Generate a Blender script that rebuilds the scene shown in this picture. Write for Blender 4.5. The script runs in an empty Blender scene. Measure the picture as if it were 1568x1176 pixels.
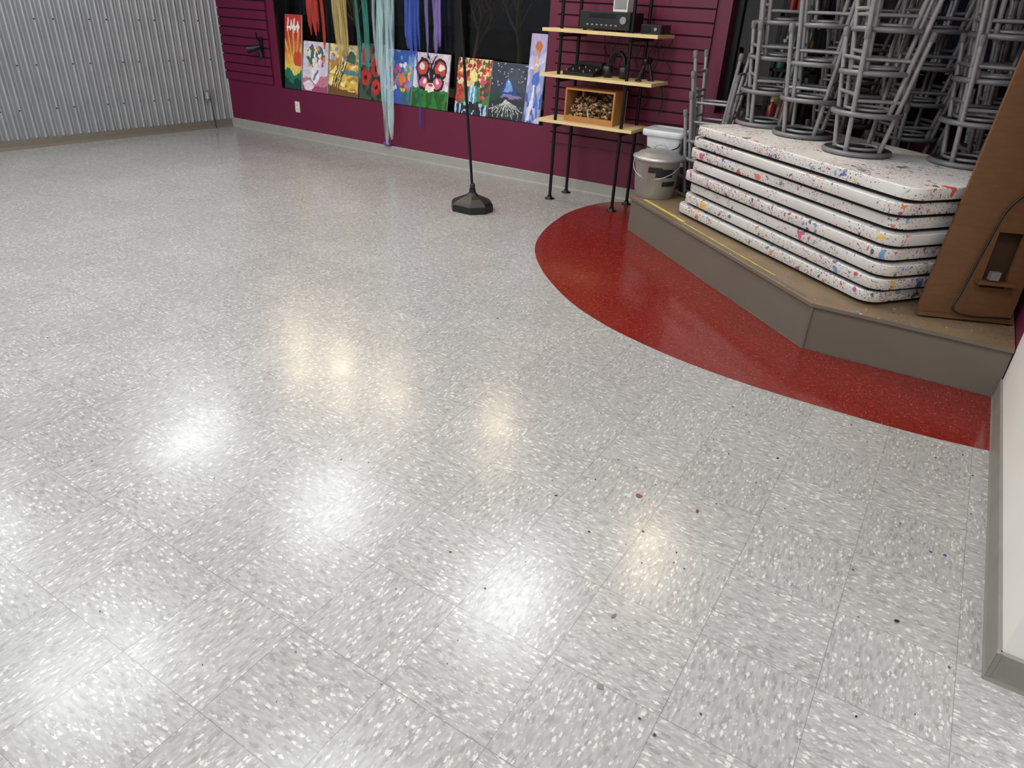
import bpy, math, random
import numpy as np
from mathutils import Vector, Matrix
random.seed(7)
S=bpy.context.scene
try:
    S.view_settings.view_transform='Standard'
except Exception: pass
V=Vector
def lin(c):
    c=c/255.0
    return c/12.92 if c<=0.04045 else ((c+0.055)/1.055)**2.4
def rgb(r,g,b): return (lin(r),lin(g),lin(b),1.0)

# ------------------------------------------------------------ materials
def newmat(n):
    m=bpy.data.materials.new(n); m.use_nodes=True
    nt=m.node_tree; b=nt.nodes['Principled BSDF']
    return m,nt,b
def nd(nt,t,**k):
    n=nt.nodes.new(t)
    for a,v in k.items(): setattr(n,a,v)
    return n
def math_n(nt,op,a,b=None,c=None):
    n=nt.nodes.new('ShaderNodeMath'); n.operation=op
    for i,v in enumerate((a,b,c)):
        if v is None: continue
        if isinstance(v,(int,float)): n.inputs[i].default_value=v
        else: nt.links.new(v,n.inputs[i])
    return n.outputs[0]
def mixc(nt,f,a,b):
    n=nt.nodes.new('ShaderNodeMix'); n.data_type='RGBA'
    for i,v in ((0,f),(6,a),(7,b)):
        if isinstance(v,(int,float)): n.inputs[i].default_value=v
        elif isinstance(v,tuple): n.inputs[i].default_value=v
        else: nt.links.new(v,n.inputs[i])
    return n.outputs[2]
def mat(name,col,rough=0.5,metal=0.0,var=0.08,scale=12,bump=0.0,stretch=None,spec=None):
    m,nt,b=newmat(name)
    tc=nd(nt,'ShaderNodeTexCoord'); src=tc.outputs['Object']
    if stretch:
        mp=nd(nt,'ShaderNodeMapping'); mp.inputs['Scale'].default_value=stretch
        nt.links.new(src,mp.inputs[0]); src=mp.outputs[0]
    nz=nd(nt,'ShaderNodeTexNoise'); nz.inputs['Scale'].default_value=scale; nz.inputs['Detail'].default_value=4
    nt.links.new(src,nz.inputs['Vector'])
    d=tuple(max(0,c*(1-var*2)) for c in col[:3])+(1,); l=tuple(min(1,c*(1+var*2)) for c in col[:3])+(1,)
    nt.links.new(mixc(nt,nz.outputs[0],d,l),b.inputs['Base Color'])
    b.inputs['Roughness'].default_value=rough; b.inputs['Metallic'].default_value=metal
    if spec is not None: b.inputs['Specular IOR Level'].default_value=spec
    if bump:
        bp=nd(nt,'ShaderNodeBump'); bp.inputs['Strength'].default_value=bump; bp.inputs['Distance'].default_value=0.01
        nt.links.new(nz.outputs[0],bp.inputs['Height']); nt.links.new(bp.outputs[0],b.inputs['Normal'])
    return m

def vct(name,base,chips_light,chips_dark,mott,light_thr,dark_thr,grout,r0,r1,small=1.0,gw=0.55):
    """vinyl composition tile: chips run in alternating directions tile by tile"""
    m,nt,b=newmat(name); L=nt.links
    tc=nd(nt,'ShaderNodeTexCoord'); sp=nd(nt,'ShaderNodeSeparateXYZ'); L.new(tc.outputs['Object'],sp.inputs[0])
    x=math_n(nt,'DIVIDE',math_n(nt,'ADD',sp.outputs[0],0.215+30.48),0.3048)
    y=math_n(nt,'DIVIDE',math_n(nt,'ADD',sp.outputs[1],-1.138+30.48),0.3048)
    fx=math_n(nt,'FLOOR',x); fy=math_n(nt,'FLOOR',y)
    par=math_n(nt,'MODULO',math_n(nt,'ADD',fx,fy),2.0); par=math_n(nt,'GREATER_THAN',par,0.5)
    ipar=math_n(nt,'SUBTRACT',1.0,par)
    a=math_n(nt,'ADD',math_n(nt,'MULTIPLY',x,par),math_n(nt,'MULTIPLY',y,ipar))
    c=math_n(nt,'ADD',math_n(nt,'MULTIPLY',y,par),math_n(nt,'MULTIPLY',x,ipar))
    cell=nd(nt,'ShaderNodeCombineXYZ'); L.new(fx,cell.inputs[0]); L.new(fy,cell.inputs[1])
    wn=nd(nt,'ShaderNodeTexWhiteNoise'); wn.noise_dimensions='2D'; L.new(cell.outputs[0],wn.inputs['Vector'])
    off=math_n(nt,'MULTIPLY',wn.outputs['Value'],37.0)
    def vec(sa,sc):
        cv=nd(nt,'ShaderNodeCombineXYZ')
        L.new(math_n(nt,'ADD',math_n(nt,'MULTIPLY',a,sa),off),cv.inputs[0])
        L.new(math_n(nt,'ADD',math_n(nt,'MULTIPLY',c,sc),off),cv.inputs[1])
        return cv.outputs[0]
    n0=nd(nt,'ShaderNodeTexNoise'); n0.noise_dimensions='2D'; n0.inputs['Scale'].default_value=1; n0.inputs['Detail'].default_value=3
    L.new(vec(9,30),n0.inputs['Vector'])
    def chips(sa,sc,thr_r,thr_d,chan):
        v=nd(nt,'ShaderNodeTexVoronoi'); v.voronoi_dimensions='2D'; v.inputs['Scale'].default_value=1
        vv=nd(nt,'ShaderNodeVectorMath'); vv.operation='ADD'
        nn=nd(nt,'ShaderNodeTexNoise'); nn.noise_dimensions='2D'; nn.inputs['Scale'].default_value=2.0
        base_v=vec(sa*small,sc*small); L.new(base_v,nn.inputs['Vector']); L.new(base_v,vv.inputs[0]); L.new(nn.outputs['Color'],vv.inputs[1])
        L.new(vv.outputs[0],v.inputs['Vector'])
        s=nd(nt,'ShaderNodeSeparateColor'); L.new(v.outputs['Color'],s.inputs[0])
        return math_n(nt,'MULTIPLY',math_n(nt,'GREATER_THAN',s.outputs[chan],thr_r),math_n(nt,'LESS_THAN',v.outputs['Distance'],thr_d))
    lc=chips(15,34,light_thr,0.40,0); lc2=chips(26,58,light_thr-0.02,0.4,1); dc=chips(12,34,dark_thr,0.5,1)
    mr=nd(nt,'ShaderNodeMapRange'); mr.inputs[1].default_value=0.38; mr.inputs[2].default_value=0.62; L.new(n0.outputs[0],mr.inputs[0])
    col=mixc(nt,mr.outputs[0],mott,base)
    col=mixc(nt,math_n(nt,'MULTIPLY',dc,0.75),col,chips_dark)
    col=mixc(nt,math_n(nt,'MULTIPLY',lc2,0.45),col,chips_light)
    col=mixc(nt,math_n(nt,'MULTIPLY',lc,0.85),col,chips_light)
    tb=math_n(nt,'ADD',math_n(nt,'MULTIPLY',wn.outputs['Value'],0.07),0.93)
    vm=nd(nt,'ShaderNodeVectorMath'); vm.operation='SCALE'; L.new(col,vm.inputs[0]); L.new(tb,vm.inputs[3])
    ex=math_n(nt,'ABSOLUTE',math_n(nt,'SUBTRACT',math_n(nt,'FRACT',x),0.5)); ey=math_n(nt,'ABSOLUTE',math_n(nt,'SUBTRACT',math_n(nt,'FRACT',y),0.5))
    g=math_n(nt,'GREATER_THAN',math_n(nt,'MAXIMUM',ex,ey),0.4968)
    col=mixc(nt,math_n(nt,'MULTIPLY',g,gw),vm.outputs[0],grout)
    n2=nd(nt,'ShaderNodeTexNoise'); n2.inputs['Scale'].default_value=1.3; n2.inputs['Detail'].default_value=6; L.new(tc.outputs['Object'],n2.inputs['Vector'])
    m2=nd(nt,'ShaderNodeMapRange'); m2.inputs[1].default_value=0.3; m2.inputs[2].default_value=0.7; L.new(n2.outputs[0],m2.inputs[0])
    col=mixc(nt,math_n(nt,'MULTIPLY',m2.outputs[0],0.10),col,grout)
    L.new(col,b.inputs['Base Color'])
    n3=nd(nt,'ShaderNodeTexNoise'); n3.inputs['Scale'].default_value=3.5; n3.inputs['Detail'].default_value=5; L.new(tc.outputs['Object'],n3.inputs['Vector'])
    m3=nd(nt,'ShaderNodeMapRange'); m3.inputs[1].default_value=0.3; m3.inputs[2].default_value=0.7; m3.inputs[3].default_value=r0; m3.inputs[4].default_value=r1; L.new(n3.outputs[0],m3.inputs[0])
    L.new(m3.outputs[0],b.inputs['Roughness'])
    bp=nd(nt,'ShaderNodeBump'); bp.inputs['Strength'].default_value=0.14; bp.inputs['Distance'].default_value=0.01
    L.new(n3.outputs[0],bp.inputs['Height']); L.new(bp.outputs[0],b.inputs['Normal'])
    b.inputs['Specular IOR Level'].default_value=0.55
    return m

def splatter(name,base,layers,palette=None,base2=None,rough=0.45):
    m,nt,b=newmat(name); L=nt.links
    tc=nd(nt,'ShaderNodeTexCoord'); oi=nd(nt,'ShaderNodeObjectInfo')
    pal=palette or [(25,25,30),(200,30,50),(30,75,175),(60,60,66),(232,190,50),(40,120,85),(120,120,125),(150,60,140),(220,105,55),(40,40,48),(90,150,200),(205,60,110)]
    o2=nd(nt,'ShaderNodeVectorMath'); o2.operation='ADD'
    cx=nd(nt,'ShaderNodeCombineXYZ'); L.new(math_n(nt,'MULTIPLY',oi.outputs['Random'],9.0),cx.inputs[2]); L.new(math_n(nt,'MULTIPLY',oi.outputs['Random'],5.0),cx.inputs[0])
    L.new(tc.outputs['Object'],o2.inputs[0]); L.new(cx.outputs[0],o2.inputs[1]); src=o2.outputs[0]
    nz=nd(nt,'ShaderNodeTexNoise'); nz.inputs['Scale'].default_value=6; nz.inputs['Detail'].default_value=5; L.new(src,nz.inputs['Vector'])
    col=mixc(nt,nz.outputs[0],base2 or tuple(c*0.8 for c in base[:3])+(1,),base)
    dn=nd(nt,'ShaderNodeTexNoise'); dn.inputs['Scale'].default_value=3.0; dn.inputs['Detail'].default_value=2; L.new(src,dn.inputs['Vector'])
    for k,(scale,thr,dist,warp,st) in enumerate(layers):
        mp=nd(nt,'ShaderNodeMapping'); mp.inputs['Location'].default_value=(3.1*k,1.7*k,5*k); mp.inputs['Scale'].default_value=st; mp.inputs['Rotation'].default_value=(0.3*k,0.2*k,0.9*k); L.new(src,mp.inputs[0])
        nn=nd(nt,'ShaderNodeTexNoise'); nn.inputs['Scale'].default_value=scale*0.8; nn.inputs['Detail'].default_value=3; L.new(mp.outputs[0],nn.inputs['Vector'])
        ad=nd(nt,'ShaderNodeVectorMath'); ad.operation='MULTIPLY_ADD'; L.new(nn.outputs['Color'],ad.inputs[0]); ad.inputs[1].default_value=(warp/scale,)*3; L.new(mp.outputs[0],ad.inputs[2])
        v=nd(nt,'ShaderNodeTexVoronoi'); v.inputs['Scale'].default_value=scale; L.new(ad.outputs[0],v.inputs['Vector'])
        s=nd(nt,'ShaderNodeSeparateColor'); L.new(v.outputs['Color'],s.inputs[0])
        cr=nd(nt,'ShaderNodeValToRGB'); cr.color_ramp.interpolation='CONSTANT'
        el=cr.color_ramp.elements
        while len(el)<len(pal): el.new(len(el)/len(pal))
        for i,c in enumerate(pal): el[i].position=i/len(pal); el[i].color=rgb(*c)
        L.new(s.outputs[1],cr.inputs[0])
        th=math_n(nt,'ADD',math_n(nt,'MULTIPLY',math_n(nt,'SUBTRACT',0.5,dn.outputs[0]),1.3),thr)
        rad=math_n(nt,'MULTIPLY',math_n(nt,'ADD',s.outputs[2],0.25),dist)
        f=math_n(nt,'MULTIPLY',math_n(nt,'GREATER_THAN',s.outputs[0],th),math_n(nt,'LESS_THAN',v.outputs['Distance'],rad))
        col=mixc(nt,math_n(nt,'MULTIPLY',f,0.85),col,cr.outputs[0])
    L.new(col,b.inputs['Base Color']); b.inputs['Roughness'].default_value=rough
    return m
def vcolmat(name,rough=0.45):
    m,nt,b=newmat(name); a=nd(nt,'ShaderNodeVertexColor'); a.layer_name='Col'
    nt.links.new(a.outputs[0],b.inputs['Base Color']); b.inputs['Roughness'].default_value=rough
    return m
def tulle(name,col,alpha=0.6):
    m,nt,b=newmat(name); L=nt.links
    tc=nd(nt,'ShaderNodeTexCoord'); mp=nd(nt,'ShaderNodeMapping'); mp.inputs['Scale'].default_value=(60,20,2); L.new(tc.outputs['Object'],mp.inputs[0])
    nz=nd(nt,'ShaderNodeTexNoise'); nz.inputs['Scale'].default_value=1; nz.inputs['Detail'].default_value=3; L.new(mp.outputs[0],nz.inputs['Vector'])
    L.new(mixc(nt,nz.outputs[0],tuple(c*0.8 for c in col[:3])+(1,),tuple(min(1,c*1.5) for c in col[:3])+(1,)),b.inputs['Base Color'])
    mr=nd(nt,'ShaderNodeMapRange'); mr.inputs[1].default_value=0.36; mr.inputs[2].default_value=0.62; mr.inputs[3].default_value=alpha*0.4; mr.inputs[4].default_value=min(1,alpha*1.5)
    L.new(nz.outputs[0],mr.inputs[0]); L.new(mr.outputs[0],b.inputs['Alpha']); b.inputs['Roughness'].default_value=0.8
    return m

# ------------------------------------------------------------ mesh builder
class B:
    def __init__(s): s.v=[]; s.f=[]; s.m=[]; s.sm=[]; s.mats=[]
    def mi(s,m):
        if m not in s.mats: s.mats.append(m)
        return s.mats.index(m)
    def add(s,vs,fs,m,smooth=False):
        o=len(s.v); s.v+= [tuple(v) for v in vs]; i=s.mi(m)
        for f in fs: s.f.append([o+k for k in f]); s.m.append(i); s.sm.append(smooth)
    def box(s,lo,hi,m,M=None):
        x0,y0,z0=lo;x1,y1,z1=hi
        vs=[V(p) for p in ((x0,y0,z0),(x1,y0,z0),(x1,y1,z0),(x0,y1,z0),(x0,y0,z1),(x1,y0,z1),(x1,y1,z1),(x0,y1,z1))]
        if M: vs=[M@v for v in vs]
        s.add(vs,[(0,3,2,1),(4,5,6,7),(0,1,5,4),(1,2,6,5),(2,3,7,6),(3,0,4,7)],m)
    def prism(s,poly,z0,z1,m,mtop=None,M=None):
        n=len(poly); vs=[V((p[0],p[1],z0)) for p in poly]+[V((p[0],p[1],z1)) for p in poly]
        if M: vs=[M@v for v in vs]
        s.add(vs,[tuple(reversed(range(n)))]+[(i,(i+1)%n,n+(i+1)%n,n+i) for i in range(n)],m)
        s.add(vs[n:],[tuple(range(n))],mtop or m)
    def loft(s,rings,m,smooth=True,caps=True,closed=True):
        n=len(rings[0]); vs=[v for r in rings for v in r]; fs=[]
        for k in range(len(rings)-1):
            for i in range(n if closed else n-1):
                j=(i+1)%n; fs.append((k*n+i,k*n+j,(k+1)*n+j,(k+1)*n+i))
        s.add(vs,fs,m,smooth)
        if caps: s.add(rings[0],[tuple(reversed(range(n)))],m); s.add(rings[-1],[tuple(range(n))],m)
    def lathe(s,prof,c,m,n=24,caps=True,smooth=True):
        c=V(c); s.loft([[c+V((r*math.cos(2*math.pi*i/n),r*math.sin(2*math.pi*i/n),z)) for i in range(n)] for r,z in prof],m,smooth,caps)
    def tube(s,pts,r,m,n=8,closed=False,rs=None):
        pts=[V(p) for p in pts]; N=len(pts); rings=[]
        up=V((0,0,1)); prev=None
        for i,p in enumerate(pts):
            if closed: t=(pts[(i+1)%N]-pts[i-1])
            else: t=pts[min(i+1,N-1)]-pts[max(i-1,0)]
            if t.length<1e-9: t=V((0,0,1))
            t.normalize()
            a=prev if prev is not None else (V((1,0,0)) if abs(t.z)>0.9 else up)
            u=a-t*a.dot(t)
            if u.length<1e-6: u=t.orthogonal()
            u.normalize(); w=t.cross(u); prev=u
            rr=rs[i] if rs else r
            rings.append([p+(u*math.cos(2*math.pi*k/n)+w*math.sin(2*math.pi*k/n))*rr for k in range(n)])
        if closed: rings.append(rings[0]); s.loft(rings,m,True,False)
        else: s.loft(rings,m,True,True)
    def obj(s,name,loc=None,rot=None):
        me=bpy.data.meshes.new(name); me.from_pydata(s.v,[],s.f)
        for m in s.mats: me.materials.append(m)
        me.polygons.foreach_set('material_index',s.m); me.polygons.foreach_set('use_smooth',s.sm)
        me.update(); o=bpy.data.objects.new(name,me); S.collection.objects.link(o)
        if loc: o.location=loc
        if rot: o.rotation_euler=rot
        return o
def bevel(o,w=0.004,seg=2):
    md=o.modifiers.new('bev','BEVEL'); md.width=w; md.segments=seg; md.limit_method='ANGLE'; md.angle_limit=math.radians(40)
    return o
def rrect(w,d,r,n=5):
    pts=[]
    for cx,cy,a0 in ((w/2-r,d/2-r,0),(-w/2+r,d/2-r,90),(-w/2+r,-d/2+r,180),(w/2-r,-d/2+r,270)):
        for i in range(n+1):
            a=math.radians(a0+90*i/n); pts.append((cx+r*math.cos(a),cy+r*math.sin(a)))
    return pts
def catmull(P,n=8):
    out=[]
    for i in range(len(P)-1):
        p0=P[max(i-1,0)];p1=P[i];p2=P[i+1];p3=P[min(i+2,len(P)-1)]
        for k in range(n):
            t=k/n
            out.append(tuple(0.5*((2*p1[j])+(-p0[j]+p2[j])*t+(2*p0[j]-5*p1[j]+4*p2[j]-p3[j])*t*t+(-p0[j]+3*p1[j]-3*p2[j]+p3[j])*t**3) for j in range(len(p1))))
    out.append(tuple(P[-1])); return out

# ------------------------------------------------------------ palette
M_purple=mat('purple_paint',rgb(104,24,57),0.42,var=0.05,scale=3)
M_purpled=mat('purple_groove',rgb(46,8,26),0.7)
M_white=mat('white_paint',rgb(224,220,214),0.5,var=0.03,scale=3)
M_ceil=mat('ceiling_paint',rgb(205,203,198),0.8,var=0.03)
M_basel=mat('baseboard_light',rgb(160,157,150),0.45,var=0.05)
M_baser=mat('baseboard_grey',rgb(128,125,118),0.45,var=0.08)
M_based=mat('baseboard_taupe',rgb(112,104,92),0.5,var=0.05)
M_black=mat('black_plastic',rgb(18,18,19),0.4,var=0.1)
M_blackm=mat('black_metal',rgb(24,24,26),0.35,0.5)
M_frame=mat('window_frame_black',rgb(16,15,16),0.4)
M_steel=mat('stool_steel',rgb(146,144,146),0.4,0.3,var=0.15,scale=30)
M_rim=mat('stool_rim_grey',rgb(116,114,117),0.42,0.2,var=0.12,scale=20)
M_seat=mat('stool_seat_underside',rgb(38,36,36),0.6)
M_cap=mat('stool_foot_cap',rgb(104,102,104),0.6)
M_galv=mat('galvanized',rgb(178,178,176),0.42,0.65,var=0.1,scale=9,bump=0.05)
M_pine=mat('pine_wood',rgb(222,196,140),0.5,var=0.12,scale=3,stretch=(2,20,20))
M_ply=mat('plywood_brown',rgb(98,65,35),0.55,var=0.14,scale=4,stretch=(3,3,14))
M_plyd=mat('plywood_dark',rgb(62,40,22),0.6,var=0.15,scale=5)
M_stage=mat('stage_taupe',rgb(104,97,87),0.5,var=0.05,scale=4)
M_stagetop=splatter('stage_top_paint',rgb(142,124,98),[(60,0.8,0.4,1.0,(1,1,1)),(110,0.8,0.4,0.6,(1,1,1))],base2=rgb(104,84,60))
M_yellow=mat('yellow_tape',rgb(196,176,76),0.6,var=0.4,scale=30)
M_table=splatter('table_plastic_splattered',rgb(228,226,221),[(110,0.84,0.5,0.8,(1,1,1)),(170,0.82,0.5,0.6,(1,1,1)),(42,0.84,0.46,1.8,(1,1,1)),(36,0.84,0.34,1.6,(1,4,4)),(16,0.87,0.36,2.0,(1,1,1)),(11,0.90,0.30,2.2,(1,2,1))],base2=rgb(200,198,195))
M_tabgap=mat('table_gap_shade',rgb(22,20,20),0.8)  # near-black colour paints in the shade between stacked tables

# ------------------------------------------------------------ room shell
H=3.0; YB=5.82; XR=0.468
M_floor=vct('floor_vct',rgb(164,162,159),rgb(202,199,193),rgb(134,131,129),rgb(149,147,144),0.87,0.85,rgb(84,80,76),0.20,0.29)
M_red=vct('floor_vct_red',rgb(124,36,29),rgb(164,84,70),rgb(92,22,19),rgb(112,28,23),0.955,0.85,rgb(80,16,14),0.11,0.20,1.5,0.2)
b=B(); b.box((-8.6,-3.2,-0.1),(4.2,6.1,0.0),M_floor); b.obj('floor')
b=B(); b.box((-8.6,-3.2,H),(4.2,6.1,H+0.1),M_ceil); b.obj('ceiling')
pts=[(-2.02,5.80),(-2.3,5.76),(-2.50,5.60),(-2.585,5.18),(-2.55,4.79),(-2.44,4.36),(-2.28,4.02),(-2.02,3.69),(-1.70,3.40),(-1.45,3.24),(-1.20,3.13),(-0.84,3.03),(-0.48,2.985),(-0.08,2.98),(0.23,2.995),(0.462,3.03)]
poly=catmull(pts)+[(0.462,3.57),(-0.40,3.565),(-2.01,4.975)]
b=B(); b.prism(poly,0.0,0.0015,M_red); b.obj('floor_red_inlay')
b=B()
WZ0=0.52; WZ1=2.45; WX0=-6.75
b.box((-8.2,YB,0),(WX0,YB+0.3,H),M_purple); b.box((WX0,YB,0),(-3.30,YB+0.3,WZ0),M_purple)
b.box((WX0,YB,WZ1),(-3.30,YB+0.3,H),M_purple); b.box((-3.30,YB,0),(-1.75,YB+0.3,H),M_purple)
b.box((-1.75,YB,0),(0.35,YB+0.3,0.8),M_purple); b.box((-1.75,YB,WZ1),(0.35,YB+0.3,H),M_purple); b.box((0.35,YB,0),(4.2,YB+0.3,H),M_purple)
b.obj('wall_back')
def slats(b,x0,x1,z0,z1,y,p=0.094):
    z=z0
    b.box((x0,y-0.006,z0),(x1,y,z1),M_purpled)
    while z<z1-0.02:
        b.box((x0,y-0.022,z),(x1,y-0.004,min(z+p-0.013,z1)),M_purple); z+=p
b=B(); slats(b,-7.68,-6.87,0.545,H-0.02,YB-0.001); b.obj('slatwall_panel')
b=B(); slats(b,-3.22,-1.86,0.40,H-0.02,YB-0.001); b.obj('slatwall_panel')
dv=V((0.18,2.58,0)).normalized(); P0=V((-7.87,3.25,0)); 
def lw(s,z,off=0):
    n=V((dv.y,-dv.x,0)); p=P0+dv*s+n*off; return V((p.x,p.y,z))
sA=-6.3; sB=2.60
b=B(); b.add([lw(sA,0,-0.06),lw(sB,0,-0.06),lw(sB,0,-0.2),lw(sA,0,-0.2),lw(sA,H,-0.06),lw(sB,H,-0.06),lw(sB,H,-0.2),lw(sA,H,-0.2)],[(0,3,2,1),(4,5,6,7),(0,1,5,4),(1,2,6,5),(2,3,7,6),(3,0,4,7)],M_basel); b.obj('wall_left')
M_corr=mat('corrugated_steel',rgb(176,177,179),0.38,0.65,var=0.08,scale=5)
pitch=0.085; nseg=int((sB-sA)/pitch*12); b=B()
rings=[]
for z in (0.085,1.0,2.0,H-0.01):
    rings.append([lw(sA+(sB-0.03-sA)*i/nseg,z,-0.035+0.024*math.sin(2*math.pi*(sA+(sB-0.03-sA)*i/nseg)/pitch)) for i in range(nseg+1)])
b.loft(rings,M_corr,True,False,False)
for k in range(0,int((sB-sA)/pitch),1):
    s0=sA+pitch*(k+0.25)
    if s0>sB-0.05: break
    if k%3==1: continue
    for zz in ((0.35,1.15,1.9) if k%2 else (0.75,1.5)):
        p=lw(s0,zz,-0.008); b.box(p-V((0.005,0.005,0.005)),p+V((0.005,0.005,0.005)),M_blackm)
b.obj('corrugated_metal_panel')
def strip(name,p,q,h,t,m,side):
    p=V((*p,0));q=V((*q,0)); d=(q-p).normalized(); n=V((-d.y,d.x,0))*side
    b=B(); prof=[(0,0.0),(t*1.5,0.0),(t*1.1,h*0.12),(t,h*0.3),(t*0.9,h*0.95),(t*0.4,h),(0,h)]
    b.loft([[p+n*o+V((0,0,z)) for o,z in prof],[q+n*o+V((0,0,z)) for o,z in prof]],m,False,True); return b.obj(name)
a0=lw(sA,0,-0.055);a1=lw(sB,0,-0.055)
strip('baseboard_left',(a0.x,a0.y),(a1.x,a1.y),0.085,0.05,M_based,-1)
strip('baseboard_back',(-7.74,YB-0.001),(-2.05,YB-0.001),0.10,0.012,M_basel,-1)
b=B(); b.tube([lw(sB-0.02,0.085,-0.005),lw(sB-0.02,H-0.01,-0.005)],0.018,M_galv,10); b.obj('trim_corner')
b=B(); b.box((XR,1.74,0),(XR+0.16,3.57,H),M_white); b.box((XR,3.57,0),(XR+0.16,YB,H),M_purple); b.obj('wall_right')
strip('baseboard_right',(XR,1.728),(XR,3.57),0.10,0.010,M_baser,1)
strip('baseboard_right_end',(XR-0.012,1.74),(XR+0.17,1.74),0.10,0.010,M_baser,-1)
b=B(); b.box((-8.6,-3.3,0),(4.2,-3.2,H),M_white); b.obj('wall_front')
b=B(); b.box((4.2,-3.3,0),(4.3,6.1,H),M_white); b.obj('wall_side')

# ------------------------------------------------------------ windows
def glassmat():
    m=bpy.data.materials.new('window_glass'); m.use_nodes=True; nt=m.node_tree; nt.nodes.clear()
    o=nd(nt,'ShaderNodeOutputMaterial'); mx=nd(nt,'ShaderNodeMixShader'); t=nd(nt,'ShaderNodeBsdfTransparent'); g=nd(nt,'ShaderNodeBsdfGlossy'); fr=nd(nt,'ShaderNodeFresnel')
    t.inputs[0].default_value=(0.75,0.78,0.78,1); g.inputs['Roughness'].default_value=0.02; fr.inputs[0].default_value=1.6
    nt.links.new(fr.outputs[0],mx.inputs[0]); nt.links.new(t.outputs[0],mx.inputs[1]); nt.links.new(g.outputs[0],mx.inputs[2]); nt.links.new(mx.outputs[0],o.inputs[0]); return m
M_glass=glassmat()
def window(name,x0,x1,z0,z1,mull):
    b=B(); y0=YB+0.14; y1=YB+0.21; w=0.045
    b.box((x0,y0,z0),(x0+w,y1,z1),M_frame); b.box((x1-w,y0,z0),(x1,y1,z1),M_frame)
    b.box((x0+w,y0,z0),(x1-w,y1,z0+w),M_frame); b.box((x0+w,y0,z1-w),(x1-w,y1,z1),M_frame)
    for mx in mull: b.box((mx-0.04,y0-0.03,z0),(mx+0.04,y1,z1),M_frame)
    b.add([V((x0+w,y1-0.03,z0+w)),V((x1-w,y1-0.03,z0+w)),V((x1-w,y1-0.03,z1-w)),V((x0+w,y1-0.03,z1-w))],[(0,1,2,3)],M_glass)
    return b.obj(name)
window('window_1',WX0,-3.30,WZ0,WZ1,[-4.35])
window('window_2',-1.75,0.35,0.8,WZ1,[-0.7])
b=B()
b.box((WX0,YB+0.001,WZ0),(-3.30,YB+0.135,WZ0+0.004),M_frame)
b.box((WX0+0.0,YB+0.001,WZ0+0.005),(WX0+0.008,YB+0.135,WZ1),M_frame); b.box((-3.308,YB+0.001,WZ0+0.005),(-3.30,YB+0.135,WZ1),M_frame)
b.obj('trim_window')
M_asph=mat('asphalt_night',rgb(38,38,40),0.8,var=0.2,scale=2); M_bark=mat('bark_night',rgb(100,94,82),0.9); M_curb=mat('curb_concrete',rgb(140,138,130),0.9); M_hedge=mat('hedge_night',rgb(26,36,20),0.9,var=0.4,scale=6,bump=0.5)
b=B(); b.box((-30,6.2,-0.12),(20,40,-0.02),M_asph); b.box((-30,10.5,-0.02),(20,10.75,0.12),M_curb); b.obj('exterior_ground')
def tree(x,y,h,seed):
    r=random.Random(seed); b=B()
    def br(p,d,l,rad,lev):
        pts=[p];q=p.copy();dd=d.copy()
        for k in range(4):
            dd=(dd+V((r.uniform(-.18,.18),r.uniform(-.18,.18),r.uniform(-.05,.12)))).normalized(); q=q+dd*l/4; pts.append(q.copy())
        b.tube(pts,rad,M_bark,6,rs=[rad*(1-0.16*i) for i in range(5)])
        if lev>0:
            for k in range(4):
                i=r.randint(2,4); nd_=(dd+V((r.uniform(-1,1),r.uniform(-1,1),r.uniform(0,.6)))).normalized(); br(pts[i],nd_,l*0.62,rad*0.5,lev-1)
    br(V((x,y,-0.03)),V((0,0,1)),h,0.07,3); return b.obj('bare_tree')
tree(-5.6,9.2,1.5,1); tree(-6.9,9.6,1.4,2); tree(-8.6,9.4,1.5,4)
b=B()
for i in range(14):
    x=-16+i*1.25; b.lathe([(0.01,0.9),(0.4,0.8),(0.62,0.5),(0.66,0.2),(0.6,-0.03)][::-1],(x,13.2+0.3*math.sin(i*2.1),0.01),M_hedge,10)
b.obj('hedge_row')

# ------------------------------------------------------------ stage
SH=0.25
sp=[(-2.01,4.98),(-0.40,3.57),(XR-0.004,3.575),(XR-0.004,YB-0.004),(-2.17,YB-0.004)]
b=B(); b.prism(sp,0.002,SH-0.018,M_stage)
top=[(-2.022,4.975),(-0.405,3.553),(XR-0.004,3.558),(XR-0.004,YB-0.004),(-2.18,YB-0.004)]
b.prism(top,SH-0.018,SH,M_stage,M_stagetop)
for (x,y) in [(-0.40,3.565)]:
    b.box((x-0.006,y-0.006,0.002),(x+0.006,y+0.006,SH-0.02),M_stage)
A=V((-2.0,4.985,0)); Bp=V((-0.42,3.60,0)); d=(Bp-A).normalized(); n=V((-d.y,d.x,0))
def quadstrip(s0,s1,o0,o1,z,m):
    b.add([A+d*s0+n*o0+V((0,0,z)),A+d*s1+n*o0+V((0,0,z)),A+d*s1+n*o1+V((0,0,z)),A+d*s0+n*o1+V((0,0,z))],[(0,1,2,3)],m)
quadstrip(0.10,0.70,0.035,0.062,SH+0.0012,M_yellow); quadstrip(0.72,1.75,0.03,0.040,SH+0.0012,M_yellow)
quadstrip(0.0,2.05,0.0,0.022,SH+0.001,M_stage)
b.obj('stage_platform')

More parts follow.
